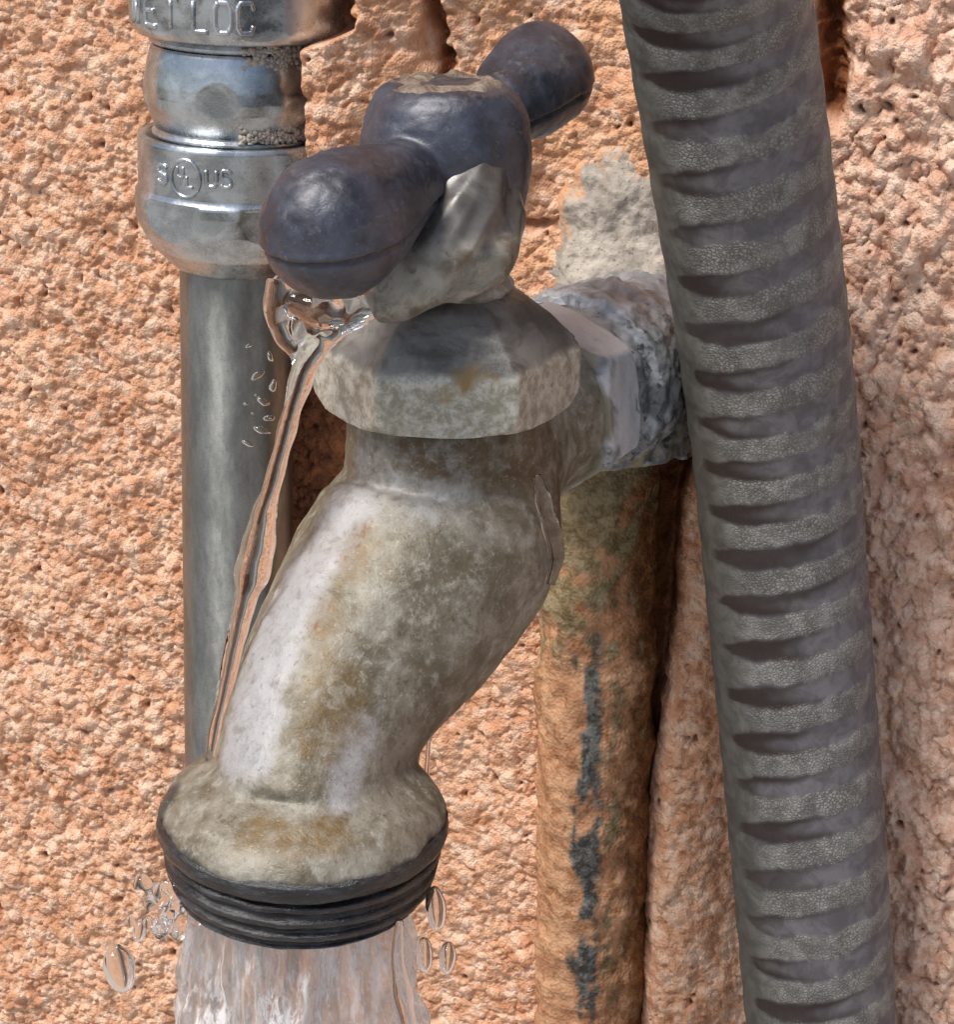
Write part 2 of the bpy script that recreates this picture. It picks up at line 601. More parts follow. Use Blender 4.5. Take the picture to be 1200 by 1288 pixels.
def m_hose():
    M = Mat('weathered_hose_jacket')
    ph = M.attr('phase')            # 0 at the middle of a groove, 1 on a rib
    az = M.attr('across')           # -1 left edge .. 1 right edge as it hangs
    rim = M.attr('grime')
    b = M.noise(3.0, 5, 0.65, 0.5)
    big = M.noise(7, 4, 0.65)
    f = M.noise(0.35, 4, 0.7)
    wn_ = M.n('ShaderNodeTexNoise')
    wn_.inputs['Scale'].default_value = 900.0
    M.l(M.co, wn_.inputs['Vector'])
    wadd = M.n('ShaderNodeVectorMath', operation='MULTIPLY_ADD')
    M.l(wn_.outputs['Color'], wadd.inputs[0])
    wadd.inputs[1].default_value = (0.0007, 0.0007, 0.0007)
    M.l(M.co, wadd.inputs[2])
    wv = wadd.outputs[0]
    edge = M.voronoi(0.52, 'DISTANCE_TO_EDGE', wv)
    cell = M.voronoi(0.52, 'F1', wv)
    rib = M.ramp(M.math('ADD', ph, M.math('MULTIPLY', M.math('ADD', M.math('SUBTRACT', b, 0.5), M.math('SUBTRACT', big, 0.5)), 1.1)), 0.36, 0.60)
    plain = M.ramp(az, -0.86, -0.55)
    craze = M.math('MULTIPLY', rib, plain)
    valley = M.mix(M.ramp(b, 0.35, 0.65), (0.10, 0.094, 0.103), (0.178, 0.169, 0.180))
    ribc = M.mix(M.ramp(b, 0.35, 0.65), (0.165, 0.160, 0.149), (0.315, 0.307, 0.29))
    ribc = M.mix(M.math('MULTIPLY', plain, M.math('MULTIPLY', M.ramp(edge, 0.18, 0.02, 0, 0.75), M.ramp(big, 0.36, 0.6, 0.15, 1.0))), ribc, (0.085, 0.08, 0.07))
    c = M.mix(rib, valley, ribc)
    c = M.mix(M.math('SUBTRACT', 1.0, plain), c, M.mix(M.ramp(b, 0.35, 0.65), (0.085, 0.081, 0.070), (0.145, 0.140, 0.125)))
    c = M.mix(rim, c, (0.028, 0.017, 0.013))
    c = M.mix(M.ramp(f, 0.5, 0.72, 0, 0.35), c, (0.07, 0.066, 0.06))
    h = M.math('MULTIPLY', M.ramp(edge, 0.0, 0.28), craze)
    nrm = M.bump(h, 0.22, 0.6)
    nrm = M.bump(f, 0.06, 0.5, nrm)
    return M.done(c, 0.62, 0.0, nrm, 0.4)


def m_water():
    M = Mat('clear_water')
    f = M.noise(2.5, 1, 0.4)
    nrm = M.bump(f, 0.15, 0.5)
    return M.done((1.0, 0.985, 0.97), 0.02, 0.0, nrm, 0.5, **{'Transmission Weight': 1.0, 'IOR': 1.33})


def m_stream():
    M = Mat('rushing_water')
    st = M.noise(1.6, 5, 0.65, 0.4, M.mapped((1, 1, 0.12)))
    fine = M.noise(0.6, 5, 0.7, 0.3, M.mapped((1, 1, 0.25)))
    nrm = M.bump(st, 0.8, 0.6)
    nrm = M.bump(fine, 0.2, 0.5, nrm)
    M.done((1.0, 0.98, 0.97), 0.12, 0.0, nrm, 0.5, **{'Transmission Weight': 1.0, 'IOR': 1.2})
    foam = M.n('ShaderNodeBsdfPrincipled')
    foam.inputs['Base Color'].default_value = (0.88, 0.87, 0.88, 1)
    foam.inputs['Roughness'].default_value = 0.3
    M.l(nrm, foam.inputs['Normal'])
    tr = M.n('ShaderNodeBsdfTransparent')
    glass_mix = M.n('ShaderNodeMixShader')
    glass_mix.inputs[0].default_value = 0.45
    M.l(M.b.outputs[0], glass_mix.inputs[1])
    M.l(tr.outputs[0], glass_mix.inputs[2])
    mx = M.n('ShaderNodeMixShader')
    fac = M.math('MULTIPLY', M.ramp(M.math('ADD', M.math('MULTIPLY', st, 0.6), M.math('MULTIPLY', fine, 0.4)), 0.42, 0.60, 0.06, 0.72), M.attr('froth'))
    M.l(fac, mx.inputs[0])
    M.l(glass_mix.outputs[0], mx.inputs[1])
    M.l(foam.outputs[0], mx.inputs[2])
    M.l(mx.outputs[0], M.out.inputs['Surface'])
    return M.m


def m_ground():
    M = Mat('bare_concrete')
    a = M.noise(200, 5, 0.6)
    return M.done(M.mix(a, (0.30, 0.285, 0.26), (0.42, 0.405, 0.375)), 0.9)


MT = dict(stucco=m_stucco(), mortar=m_mortar(), zinc=m_zinc(), conduit=m_conduit(), body=m_body(), bonnet=m_bonnet(),
          handle=m_handle(), crust=m_crust(), gland=m_gland(), thread=m_thread(), galv=m_galv(), riser=m_riser(), hose=m_hose(),
          water=m_water(), stream=m_stream(), ground=m_ground())


# ------------------------------------------------------------------ the stuccoed wall
def grow(a, b, step, far, k=1.35):
    """dense between a and b, then ever wider out to far on both sides"""
    mid = list(np.arange(a, b, step))
    lo, hi, s = [], [], step
    x = a
    while x > a - far:
        s *= k
        x -= s
        lo.append(x)
    x, s = mid[-1], step
    while x < b + far:
        s *= k
        x += s
        hi.append(x)
    return np.array(lo[::-1] + mid + hi)


XS = grow(-146, 84, 0.25, 900, 1.16)
ZS = grow(-166, 78, 0.25, 620, 1.16)
GX, GZ = np.meshgrid(XS, ZS)
nx, nz = len(XS), len(ZS)
P2 = np.stack([GX.ravel(), np.zeros(GX.size), GZ.ravel()], axis=1)
XZ = P2[:, (0, 2)]


def w2(px, py, y=0):
    p = Wy(px, py, y)
    return np.array([p[0], p[2]])


wx = noise3(P2, 1 / 1.3, 3) * 0.75 + noise3(P2, 1 / 4.0, 4) * 1.0
wz = noise3(P2, 1 / 1.3, 5) * 0.75 + noise3(P2, 1 / 4.0, 6) * 1.0
WX = (P2[:, 0] + wx).reshape(nz, nx)
WZ = (P2[:, 2] + wz).reshape(nz, nx)

H = np.zeros((nz, nx)) - 0.3
x0, z0, st = XS[np.searchsorted(XS, -145)], ZS[np.searchsorted(ZS, -165)], 0.25
ix0, iz0 = np.searchsorted(XS, -145), np.searchsorted(ZS, -165)
right_x = w2(1060, 640)[0]
NB = 106000
bxs = rng.uniform(-145, 83, NB)
bzs = rng.uniform(-165, 77, NB)
brs = np.clip(rng.lognormal(math.log(0.50), 0.45, NB), 0.28, 1.9)
for k in range(NB):
    bx_, bz_, r = bxs[k], bzs[k], brs[k]
    sx, sz = 1.0, 1.0
    if bx_ > right_x - 4:
        r *= 0.98
        sz = 0.66
    m = r * 1.3 / 0.62 + 1.8
    i0, i1 = int((bx_ - m - x0) / st) + ix0, int((bx_ + m - x0) / st) + ix0
    j0, j1 = int((bz_ - m - z0) / st) + iz0, int((bz_ + m - z0) / st) + iz0
    i0, j0, i1, j1 = max(i0, 0), max(j0, 0), min(i1, nx), min(j1, nz)
    if i1 <= i0 or j1 <= j0:
        continue
    d2 = (((WX[j0:j1, i0:i1] - bx_) * sx) ** 2 + ((WZ[j0:j1, i0:i1] - bz_) * sz) ** 2) / (r * r)
    top = (0.95 if bx_ > right_x - 4 else 0.45) * r + 0.25 * ((k * 0.61803) % 1.0)
    b = top * np.sqrt(np.clip(1 - d2, 0, 1)) * 1.0 - 0.25
    Hs = H[j0:j1, i0:i1]
    np.maximum(Hs, np.where(d2 < 1, b, -9), out=Hs)
H = H.ravel() * 1.25
# patched, smoother band round the tap's riser
band = sstep(w2(500, 300)[0], w2(560, 300)[0], P2[:, 0]) * (1 - sstep(w2(900, 600)[0], w2(980, 600)[0], P2[:, 0]))
H = H * (1 - 0.15 * band)
H += fbm(P2, 1 / 26.0, 3, 11) * 2.2 + fbm(P2, 1 / 6.0, 3, 12) * 0.9
H += fbm(P2, 1 / 0.9, 2, 13) * 0.30
# pits
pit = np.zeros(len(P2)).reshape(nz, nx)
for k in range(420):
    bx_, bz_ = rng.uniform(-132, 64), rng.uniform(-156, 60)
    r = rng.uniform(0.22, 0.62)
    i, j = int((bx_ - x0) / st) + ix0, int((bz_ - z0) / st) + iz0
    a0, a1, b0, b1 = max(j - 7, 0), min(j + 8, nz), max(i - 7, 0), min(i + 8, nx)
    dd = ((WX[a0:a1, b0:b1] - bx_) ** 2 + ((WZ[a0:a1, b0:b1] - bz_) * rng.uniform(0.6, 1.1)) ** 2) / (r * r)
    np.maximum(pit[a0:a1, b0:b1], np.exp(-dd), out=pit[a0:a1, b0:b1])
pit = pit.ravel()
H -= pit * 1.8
# stucco heaped over the right-hand side of the conduit fitting
crack1 = [w2(536, -60, -10), w2(540, 0, -10), w2(546, 50, -10), w2(553, 85, -10), w2(556, 110, -10)]
hx0, hx1 = w2(372, 100, -15)[0], w2(690, 60, 0)[0]
zt = w2(420, 215, -14)[1]
hshift = 7.5 * sstep(w2(400, 62, -15)[1], w2(400, 30, -15)[1], P2[:, 2])
heap = sstep(hx0 - 1.0, hx0 + 3.5, P2[:, 0] - hshift + noise3(P2, 0.25, 21) * 2.6) * (1 - np.clip((P2[:, 0] - hx0 - 7) / (hx1 - hx0 - 7), 0, 1))
heap *= sstep(zt - 10, zt + 6, P2[:, 2] + noise3(P2, 0.12, 22) * 6)
H += heap * 21.0
# cracks and hollows
wob = noise3(P2, 0.35, 23) * 1.3 + noise3(P2, 0.9, 24) * 0.7
c1 = np.exp(-((np.abs(poly_dist(XZ, crack1) + wob) / 1.0) ** 2))
H -= c1 * 6.0
crack2 = [w2(858, 500), w2(850, 560), w2(836, 660), w2(830, 760), w2(822, 860), w2(808, 980), w2(803, 1120), w2(796, 1300), w2(792, 1420)]
w_c2 = 0.9 + 1.0 * sstep(w2(810, 1000)[1], w2(830, 700)[1], P2[:, 2])
c2 = np.exp(-((np.abs(poly_dist(XZ, crack2) + wob * 0.6) / w_c2) ** 2))
H -= c2 * 7.5
side = sstep(0, 6, P2[:, 0] - np.interp(P2[:, 2], [p[1] for p in crack2[::-1]], [p[0] for p in crack2[::-1]])) * (1 - sstep(8, 22, P2[:, 0] - np.interp(P2[:, 2], [p[1] for p in crack2[::-1]], [p[0] for p in crack2[::-1]])))
H += side * 5.0 * (1 - sstep(-8, 6, P2[:, 2]))
crack3 = [w2(1024, -40), w2(1040, 20), w2(1046, 70), w2(1038, 130)]
c3 = np.exp(-((np.abs(poly_dist(XZ, crack3) + wob) / 2.2) ** 2))
H -= c3 * 9.0
hollow = np.exp(-((seg_dist(XZ, w2(846, 380), w2(850, 560)) / 4.0) ** 2))
H -= hollow * 8.0
crack4 = [w2(640, 275), w2(672, 284), w2(712, 280)]
H -= np.exp(-((np.abs(poly_dist(XZ, crack4) + wob * 0.3) / 0.7) ** 2)) * 3.0
rough_right = sstep(right_x - 6, right_x + 6, P2[:, 0])
H += rough_right * (fbm(P2 * np.array([1, 1, 0.6]), 1 / 4.5, 3, 31) * 2.2 + 1.0)
far = np.maximum(np.abs(P2[:, 0] + 31) - 112, np.abs(P2[:, 2] + 44) - 120)
H *= 1 - sstep(0, 260, far)
nz1 = fbm(P2, 1 / 7.0, 4, 41)
wet = np.exp(-((seg_dist(XZ, w2(405, 450), w2(385, 640)) / 11.0) ** 2)) * 1.15
wet = np.maximum(wet, np.exp(-((seg_dist(XZ, w2(840, 480), w2(815, 760)) / 7.0) ** 2)) * 1.2)
wet = np.maximum(wet, np.exp(-((seg_dist(XZ, w2(815, 760), w2(800, 1000)) / 3.5) ** 2)) * 0.9)
wet = np.maximum(wet, np.exp(-((seg_dist(XZ, w2(1040, -30), w2(1042, 130)) / 3.0) ** 2)) * 1.0)
wet = np.maximum(wet, np.exp(-((poly_dist(XZ, crack1) / 1.3) ** 2)) * 0.9)
wet = np.clip(sstep(0.35, 0.85, wet + nz1 * 0.35), 0, 1)
pale = sstep(w2(470, 100)[0], w2(540, 100)[0], P2[:, 0]) * (1 - sstep(w2(800, 100)[0], w2(870, 100)[0], P2[:, 0])) * sstep(w2(700, 420)[1], w2(700, 300)[1], P2[:, 2])
pale = np.clip(pale * sstep(-0.25, 0.25, nz1), 0, 1)
pink = np.clip(sstep(w2(860, 1000)[0], right_x + 4, P2[:, 0] + nz1 * 5), 0, 1)
WV = P2.copy()
WV[:, 1] = -H
wf = grid_faces(nx, nz)
# the sheet's outer rim turns back, so the wall has thickness
rim = np.zeros((nz, nx), bool)
rim[0], rim[-1], rim[:, 0], rim[:, -1] = True, True, True, True
WV[rim.ravel(), 1] = 120.0
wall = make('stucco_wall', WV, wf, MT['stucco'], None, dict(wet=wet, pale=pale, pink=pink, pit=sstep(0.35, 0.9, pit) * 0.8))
tag(wall, 'rough orange stucco wall behind the tap, pipes and hose', 'wall')

# grey mortar lump over the elbow
mc = Wy(770, 262, -3)
MV, MN, MFa = union([ellipsoid(Wy(786, 268, 4), (11.5, 6.4, 14.0)), ellipsoid(Wy(795, 345, 3), (14, 7.0, 10)), ellipsoid(Wy(832, 420, -2), (6, 9, 12))], 0.4, 30)
dn = fbm(MV, 1 / 4.0, 4, 51) * 1.3 + fbm(MV, 1 / 1.0, 2, 52) * 0.35
MV = MV + MN * dn[:, None]
gap = poly_dist(MV, [Wy(700, 300, -4), Wy(750, 322, -5), Wy(790, 328, -6), Wy(830, 312, -6)])
MV = MV - MN * (np.exp(-((gap + fbm(MV, 0.5, 2, 53)) / 0.6) ** 2) * 1.2)[:, None]
pnt = sstep(0.0, 0.4, fbm(MV, 1 / 5.0, 4, 54) * 1.2 + (MV[:, 2] - Wy(775, 215, -8)[2]) * 0.10)
mr2 = ((MV[:, 0] - Wy(786, 290, 0)[0]) / 11.0) ** 2 + ((MV[:, 2] - Wy(786, 290, 0)[2]) / 15.0) ** 2
pnt = np.maximum(pnt, sstep(0.55, 1.0, mr2 + fbm(MV, 1 / 4.0, 4, 55) * 0.7) * (MV[:, 2] > Wy(786, 330, -5)[2]))
make('mortar_patch', MV, MFa, MT['mortar'], wall, dict(paint=pnt))

# the ground the wall stands on, well below the picture
gv = np.array([(-5000, -5000, -720), (5000, -5000, -720), (5000, 300, -720), (-5000, 300, -720)], float)
ground = make('ground', gv, [[0, 1, 2, 3]], MT['ground'])
ground['kind'] = 'structure'

# ------------------------------------------------------------------ riser pipe and elbow
riser = thing('water_pipe', (0, 0, 0), 'rust-stained vertical water pipe with elbow behind the tap', 'pipe')
ra, rb = Wy(758, 470, -3.5), Wy(741, 1288, -0.5)
rb = ra + (rb - ra) * 2.6
path = np.array([ra + (rb - ra) * t for t in np.linspace(0, 1, 700)])
RV, RF = sweep(path, np.full(700, 9.4), 96, cap=False)
RV = np.asarray(RV)
rn = RV - np.repeat(path, 96, axis=0)
rn /= np.linalg.norm(rn, axis=1)[:, None]
RV = RV + rn * (fbm(RV, 1 / 8.0, 3, 61) * 1.7 + fbm(RV, 1 / 1.4, 3, 62) * 0.5)[:, None]
sxa = np.einsum('ij,j->i', rn, R)                    # across the pipe, -1 left .. 1 right
along = (RV - ra) @ unit(rb - ra)
pxy = along                                           # mm below the elbow
n1 = fbm(RV, 1 / 5.0, 4, 63)
n2 = fbm(RV * np.array([1, 1, 0.4]), 1 / 3.0, 4, 64)
n4 = fbm(RV, 1 / 1.8, 3, 65)
metal = sstep(0.3, 0.7, 1.2 - np.abs(sxa + 0.10 + n2 * 0.35) / 0.30 + n2 * 0.9 + n4 * 0.5 - 0.2) * sstep(38, 46, pxy + n1 * 5)
olive = sstep(-0.1, 0.25, n1 + 0.55 - sxa * 0.55 - np.abs(pxy - 18) / 26)
olive = np.maximum(olive, sstep(0.1, 0.4, n2 + (sxa > 0.1) * 0.12 - 0.05 - np.abs(sxa - 0.25) * 0.4 + n4 * 0.4))
wetr = sstep(-0.2, 0.3, n1 + 0.75 + sxa * 0.5 - pxy / 34)
wetr = np.maximum(wetr, sstep(0.30, 0.75, sxa + n2 * 0.5 + n4 * 0.3))
make('pipe', RV, np.array(RF), MT['riser'], riser, dict(metal=np.clip(metal, 0, 1), olive=np.clip(olive, 0, 1) * 0.9, wet=np.clip(wetr, 0, 1)))

iax = unit((-0.17, -1.0, 0.0))
ec = np.array([1.0, -9.0, 1.8])
down = unit(rb - ra)
EV, EN, EF = union([ellipsoid(ec, (12.2, 11, 12.2)),
                    sweep(np.array([ec, ec + iax * 25.0]), np.array([12.0, 11.6]), 48),
                    sweep(np.array([ec + iax * 9, ec + iax * 18.5]), np.array([13.6, 13.4]), 48),
                    sweep(np.array([ec, ec + down * 14]), np.array([11.0, 11.0]), 48)], 0.4, 9)
EV = EV + EN * (fbm(EV, 1 / 4.0, 4, 71) * 1.2 + fbm(EV, 1 / 1.1, 2, 72) * 0.2)[:, None]
elime = sstep(-0.1, 0.4, fbm(EV, 1 / 5.0, 3, 73) + (EV[:, 2] - 8) * 0.07)
make('elbow', EV, EF, MT['galv'], riser, dict(lime_sheen=np.clip(elime, 0, 1) * 0.45, ochre=np.clip(sstep(0.1, 0.5, fbm(EV, 1 / 4.0, 3, 74) - (EV[:, 2] + 8) * 0.06), 0, 1)))

# ------------------------------------------------------------------ the tap
tap = thing('garden_tap', (0, 0, 0), 'weathered brass garden tap with dark tee handle, water running from its spout', 'tap')
VX = W(562, 447, 262)
to_cam = np.array([CAM[0] - VX[0], CAM[1] - VX[1], 0.0])
to_cam = unit(to_cam)

# body casting: valve chamber, spout and inlet neck in one skin
sp = [(562, 505, 264, 12.6), (563, 560, 266, 13.3), (564, 612, 268, 14.7), (548, 680, 267.5, 16.0), (502, 752, 264, 15.6), (448, 832, 259, 13.7), (408, 905, 254.5, 12.1), (392, 962, 251.8, 11.5), (383, 1020, 250.3, 12.0)]
SP = np.array([[*W(a, b, d), r] for a, b, d, r in sp])
SPc = catmull(SP, 10)
inl = np.array([[*W(580, 590, 267), 12.5], [*(np.array([-7.2, -52, 0.5])), 11.6], [*(np.array([-6.2, -47, 1.2])), 10.9], [*(np.array([-5.2, -42.5, 1.8])), 11.6], [*(np.array([-4.0, -36, 1.8])), 11.8]])
INc = catmull(inl, 8)
OC = W(381, 1025, 250)
oax = unit((0.035, 0.0, 1.0))                # spout axis, up
fl = [(10.0, 6.0), (12.0, 5.0), (13.4, 4.3), (15.0, 3.5), (16.4, 2.3), (17.2, 0.8), (17.4, -0.2), (17.3, -1.0), (0.1, -1.2)]
FV, FF = lathe(resample(fl[:-1], 1.0), OC, oax, 64)
FV2 = np.vstack([FV, OC + oax * 6.0, OC - oax * 1.0])
FF2 = FF.tolist()
nrow = len(FV) // 64
for k in range(64):
    FF2.append([nrow * 64, (k + 1) % 64, k])
    FF2.append([nrow * 64 + 1, (nrow - 1) * 64 + k, (nrow - 1) * 64 + (k + 1) % 64])
lump = ellipsoid(W(209, 1006, 249.5), (1.7, 3.0, 2.8))
BV, BN, BF = union([sweep(SPc[:, :3], SPc[:, 3], 64), sweep(INc[:, :3], INc[:, 3], 64), (FV2, FF2)], 0.42, 46)
BV = BV + BN * (fbm(BV, 1 / 9.0, 3, 81) * 0.6 + fbm(BV, 1 / 2.0, 3, 82) * 0.12)[:, None]
bn1 = fbm(BV, 1 / 5.0, 4, 83) + 0.5 * fbm(BV, 1 / 1.5, 3, 84)


def near(pts, r, soft=0.4, amp=0.5):
    pts = [W(*p) for p in pts]
    d = poly_dist(BV, pts) if len(pts) > 1 else np.linalg.norm(BV - pts[0], axis=1)
    return np.clip(sstep(1.0, soft, d / r + bn1 * amp), 0, 1)


lime_sheen = near([(452, 655, 256), (392, 730, 253), (345, 800, 249), (318, 880, 245), (305, 940, 243)], 6.2, soft=0.5, amp=0.3)  # stripe of reflected sky on the wet spout, painted pale
lime_sheen = np.maximum(lime_sheen, near([(545, 610, 254), (470, 600, 258)], 7.0) * 0.6)
lime_sheen = np.maximum(lime_sheen, near([(455, 930, 242), (440, 985, 240)], 4.0) * 0.8)
ochre = near([(462, 690, 252), (412, 790, 249), (400, 870, 246)], 3.6, soft=0.3, amp=0.6)
ochre = np.maximum(ochre, near([(425, 870, 246), (410, 930, 242)], 4.5) * 0.7)
ochre = np.maximum(ochre, near([(320, 1035, 236), (370, 1055, 234), (420, 1050, 235)], 4.0) * 0.9)
brown = near([(520, 565, 253), (620, 575, 254), (690, 570, 261)], 6.0)
brown = np.maximum(brown, near([(690, 600, 262), (705, 700, 268)], 7.0))
brown = np.maximum(brown, near([(470, 570, 256), (440, 600, 260)], 5.0) * 0.45)
hOC = (BV - OC) @ oax
blk = sstep(1.3, 0.0, hOC + bn1 * 1.2) * (np.linalg.norm(BV - OC, axis=1) < 22)
blk = np.maximum(blk, sstep(4.0, 2.4, np.linalg.norm(BV - W(204, 1010, 249), axis=1)) * 0.85)
make('body', BV, BF, MT['body'], tap, dict(lime_sheen=lime_sheen, ochre=ochre, brown=brown, black=np.clip(blk, 0, 1)))

# threaded mouth
tp = [(16.9, 0.7), (17.5, 0.1), (17.6, -1.0), (17.3, -1.8), (16.6, -2.3), (16.9, -3.0), (16.8, -4.5), (16.4, -6.5), (15.8, -8.3), (15.3, -9.0), (14.6, -9.5), (13.6, -9.5), (12.6, -9.0), (12.4, -6.0), (12.2, 0.0)]


def tshape(t, r, h):
    ph = (h / 2.05 + t / (2 * math.pi)) % 1.0
    ridge = np.abs(ph * 2 - 1)
    amp = 0.75 * sstep(-2.0, -2.6, h) * sstep(-9.2, -8.6, h)
    return np.where(r > 14.4, r - amp * sstep(0.25, 0.8, ridge), r)


TV, TF = lathe(resample(tp, 0.15), OC, oax, 240, tshape)
tn = TV - OC
tn -= np.outer(tn @ oax, oax)
tn /= np.linalg.norm(tn, axis=1)[:, None]
TV = TV + tn * (fbm(TV * np.array([1, 1, 2.2]), 1 / 3.5, 3, 85) * 0.28)[:, None] + oax * (fbm(TV * np.array([1, 1, .3]), 1 / 6.0, 2, 86) * 0.2)[:, None]
make('spout_thread', TV, TF[:, ::-1], MT['thread'], tap)

# hexagonal bonnet nut
HR = 17.0
ang0 = math.pi / 6                           # a flat face looks at the camera


def hexr(t):
    a = np.mod(t + math.pi / 6, math.pi / 3) - math.pi / 6
    return HR * math.cos(math.pi / 6) / np.cos(a)


bprof = [(1.0, 9.8), (6.5, 9.6), (8.2, 8.6), (10.2, 7.7), (13.2, 5.5), (15.4, 3.4), (16.8, 1.6), (17.2, 0.7), (17.2, -3.2), (16.8, -4.8), (15.7, -6.1), (13.5, -6.6), (11.5, -6.7)]


def bshape(t, r, h):
    hx = hexr(t)
    up = sstep(10.5, 4.0, h)
    rr = r * (1 + (hx / HR - 1) * up * (h > 0.9)) if False else r
    s = np.where(h >= 0.9, r / 17.2, 1.0)
    top = r * (1 - up) + s * hx * up
    bot = np.minimum(hx, r)
    return np.where(h >= 0.9, np.minimum(top, hx), bot)


NV, NF = lathe(resample(bprof, 0.35), VX, (0, 0.0, 1), 240, bshape, to_cam)
nn = vnormals(NV, NF)
flip = np.sign(np.mean(np.einsum('ij,ij->i', nn, NV - VX)))
nn *= flip
NV = NV + nn * (fbm(NV, 1 / 4.5, 4, 87) * 0.2)[:, None]
lh = NV[:, 2] - VX[2]
n3 = fbm(NV, 1 / 3.0, 3, 88)
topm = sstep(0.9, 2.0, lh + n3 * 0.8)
och = sstep(0.5, 1.0, np.exp(-((np.linalg.norm(NV - W(590, 488, 246), axis=1) / 4.0) ** 2)) * 1.2 + n3 * 0.7)
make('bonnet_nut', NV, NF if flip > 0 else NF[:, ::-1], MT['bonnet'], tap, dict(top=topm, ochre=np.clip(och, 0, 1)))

# inlet nut against the elbow
ic = np.array([-3.7, -36.5, 1.8])
HI = 13.6


def ishape(t, r, h):
    a = np.mod(t + math.pi / 6, math.pi / 3) - math.pi / 6
    return np.minimum(r, HI * math.cos(math.pi / 6) / np.cos(a))


iprof = [(9.5, -5.0), (12.2, -4.8), (13.1, -4.0), (13.6, -3.0), (13.6, 2.6), (13.0, 3.8), (12.0, 4.8), (10.0, 5.0)]
IV, IF = lathe(resample(iprof, 0.5), ic, iax, 160, ishape, (1, -0.17, 0.12))
inn = vnormals(IV, IF)
flip = np.sign(np.mean(np.einsum('ij,ij->i', inn, IV - ic)))
inn *= flip
IV = IV + inn * (fbm(IV, 1 / 4.0, 4, 91) * 0.3)[:, None]
ih = (IV - ic) @ iax
ilime = sstep(-0.2, 0.3, fbm(IV, 1 / 5.0, 3, 92) + 0.35 - (ih - 2) * 0.12)
ioc = sstep(0.0, 0.4, fbm(IV, 1 / 4.0, 3, 93) + (ih - 4.2) * 0.5)
make('inlet_nut', IV, IF if flip > 0 else IF[:, ::-1], MT['galv'], tap, dict(lime_sheen=np.clip(ilime, 0, 1), ochre=np.clip(ioc, 0, 1) * 0.85))

# stem with its worn packing gland
z_ = np.array([0, 0, 1.0])
gl = [(W(600, 205, 248.0), 3.6), (W(590, 245, 247.5), 4.6), (W(570, 295, 247), 5.2), (W(540, 340, 246.5), 4.6), (W(500, 372, 246.5), 3.2), (W(468, 388, 247), 1.8)]
gp = catmull(np.array([[*p, r] for p, r in gl]), 8)
gr = catmull(np.array([[*W(628, 225, 251), 2.8], [*W(628, 275, 250), 3.0], [*W(612, 322, 248), 3.4], [*W(590, 348, 247), 2.6], [*W(555, 366, 246.5), 1.8]]), 8)
GV, GN, GF = union([sweep(np.array([VX + z_ * 7, VX + z_ * 20]), np.array([7.0, 6.6]), 48), sweep(gp[:, :3], gp[:, 3], 32), sweep(gr[:, :3], gr[:, 3], 32),
                    ellipsoid(VX + z_ * 9.2, (8.4, 8.4, 2.4))], 0.33, 16)
fd = unit(W(500, 372, 246.5) - W(600, 205, 248))
GQ = GV - np.outer((GV @ fd) * 0.62, fd)
fold = 1 - np.abs(noise3(GQ, 1 / 3.4, 95)) * 2.6
GV = GV + GN * (np.clip(fold, -0.3, 1) * 0.42 - 0.2 + fbm(GQ, 1 / 3.5, 2, 195) * 0.3)[:, None]
gn = fbm(GV, 1 / 4.0, 3, 96)
zero = np.zeros(len(GV))
make('stem', GV, GF, MT['gland'], tap, dict(lime_sheen=sstep(0.2, 0.6, gn) * 0.35, ochre=zero, brown=sstep(0.1, 0.5, -gn + 0.05) * 0.8, black=sstep(VX[2] + 15, VX[2] + 20, GV[:, 2] + gn * 5) * 0.75))

# tee handle
HC = VX + z_ * 25.5
LA, LB = W(416, 287, 232), W(681, 96, 274)
ra_, rb_ = 8.2, 7.1
hp = [(0.1, 8.6), (6.4, 8.7), (7.8, 8.2), (9.1, 6.8), (10.1, 4.4), (10.6, 1.0), (10.4, -3.0), (9.7, -6.5), (8.7, -10.0), (0.1, -10.2)]
HV, HF = lathe(resample(hp, 0.8), HC, (0.02, 0.0, 1), 72)
HFl = [list(f) for f in HF]


def lobe(a, b, rb2, neck, bulge=1.0):
    d = unit(b - a)
    L = np.linalg.norm(b - a)
    s = [(0, neck), (L * 0.35, neck * 0.97), (L * 0.58, neck + (rb2 - neck) * 0.36), (L * 0.80, rb2 * 0.93), (L, rb2), (L + rb2 * 0.45, rb2 * 0.87), (L + rb2 * 0.8, rb2 * 0.55), (L + rb2 * 0.96, rb2 * 0.2)]
    c = catmull(np.array(s), 8)
    P = a + c[:, :1] * d
    return sweep(P, np.maximum(c[:, 1], 0.15), 48)


hub_a = HC + z_ * -0.5
KV, KN, KF = union([(HV, HFl), lobe(hub_a, LA, ra_, 5.3), lobe(hub_a, LB, rb_, 4.0)], 0.33, 9)
# parting line of the casting
tA, tB = unit(LA - HC), unit(LB - HC)
lat = unit(np.cross(unit(LB - LA), z_))
upv = np.cross(lat, unit(LB - LA))
upv = upv if upv[2] > 0 else -upv
mid = np.where((((KV - HC) @ tA) > ((KV - HC) @ tB))[:, None], hub_a + ((KV - hub_a) @ tA)[:, None] * tA, hub_a + ((KV - hub_a) @ tB)[:, None] * tB)
hs = (KV - mid) @ upv + 1.0
armd = np.maximum((KV - HC) @ tA, (KV - HC) @ tB)
arm = sstep(9.0, 12.0, armd)
KV = KV + KN * (-np.exp(-(hs / 0.28) ** 2) * 0.42 * arm + np.exp(-((hs - 0.7) / 0.4) ** 2) * 0.16 * arm)[:, None]
KV = KV + KN * (fbm(KV, 1 / 6.0, 3, 97) * 0.45 + fbm(KV, 1 / 1.5, 3, 98) * 0.07)[:, None]
kn = fbm(KV, 1 / 4.0, 4, 99)
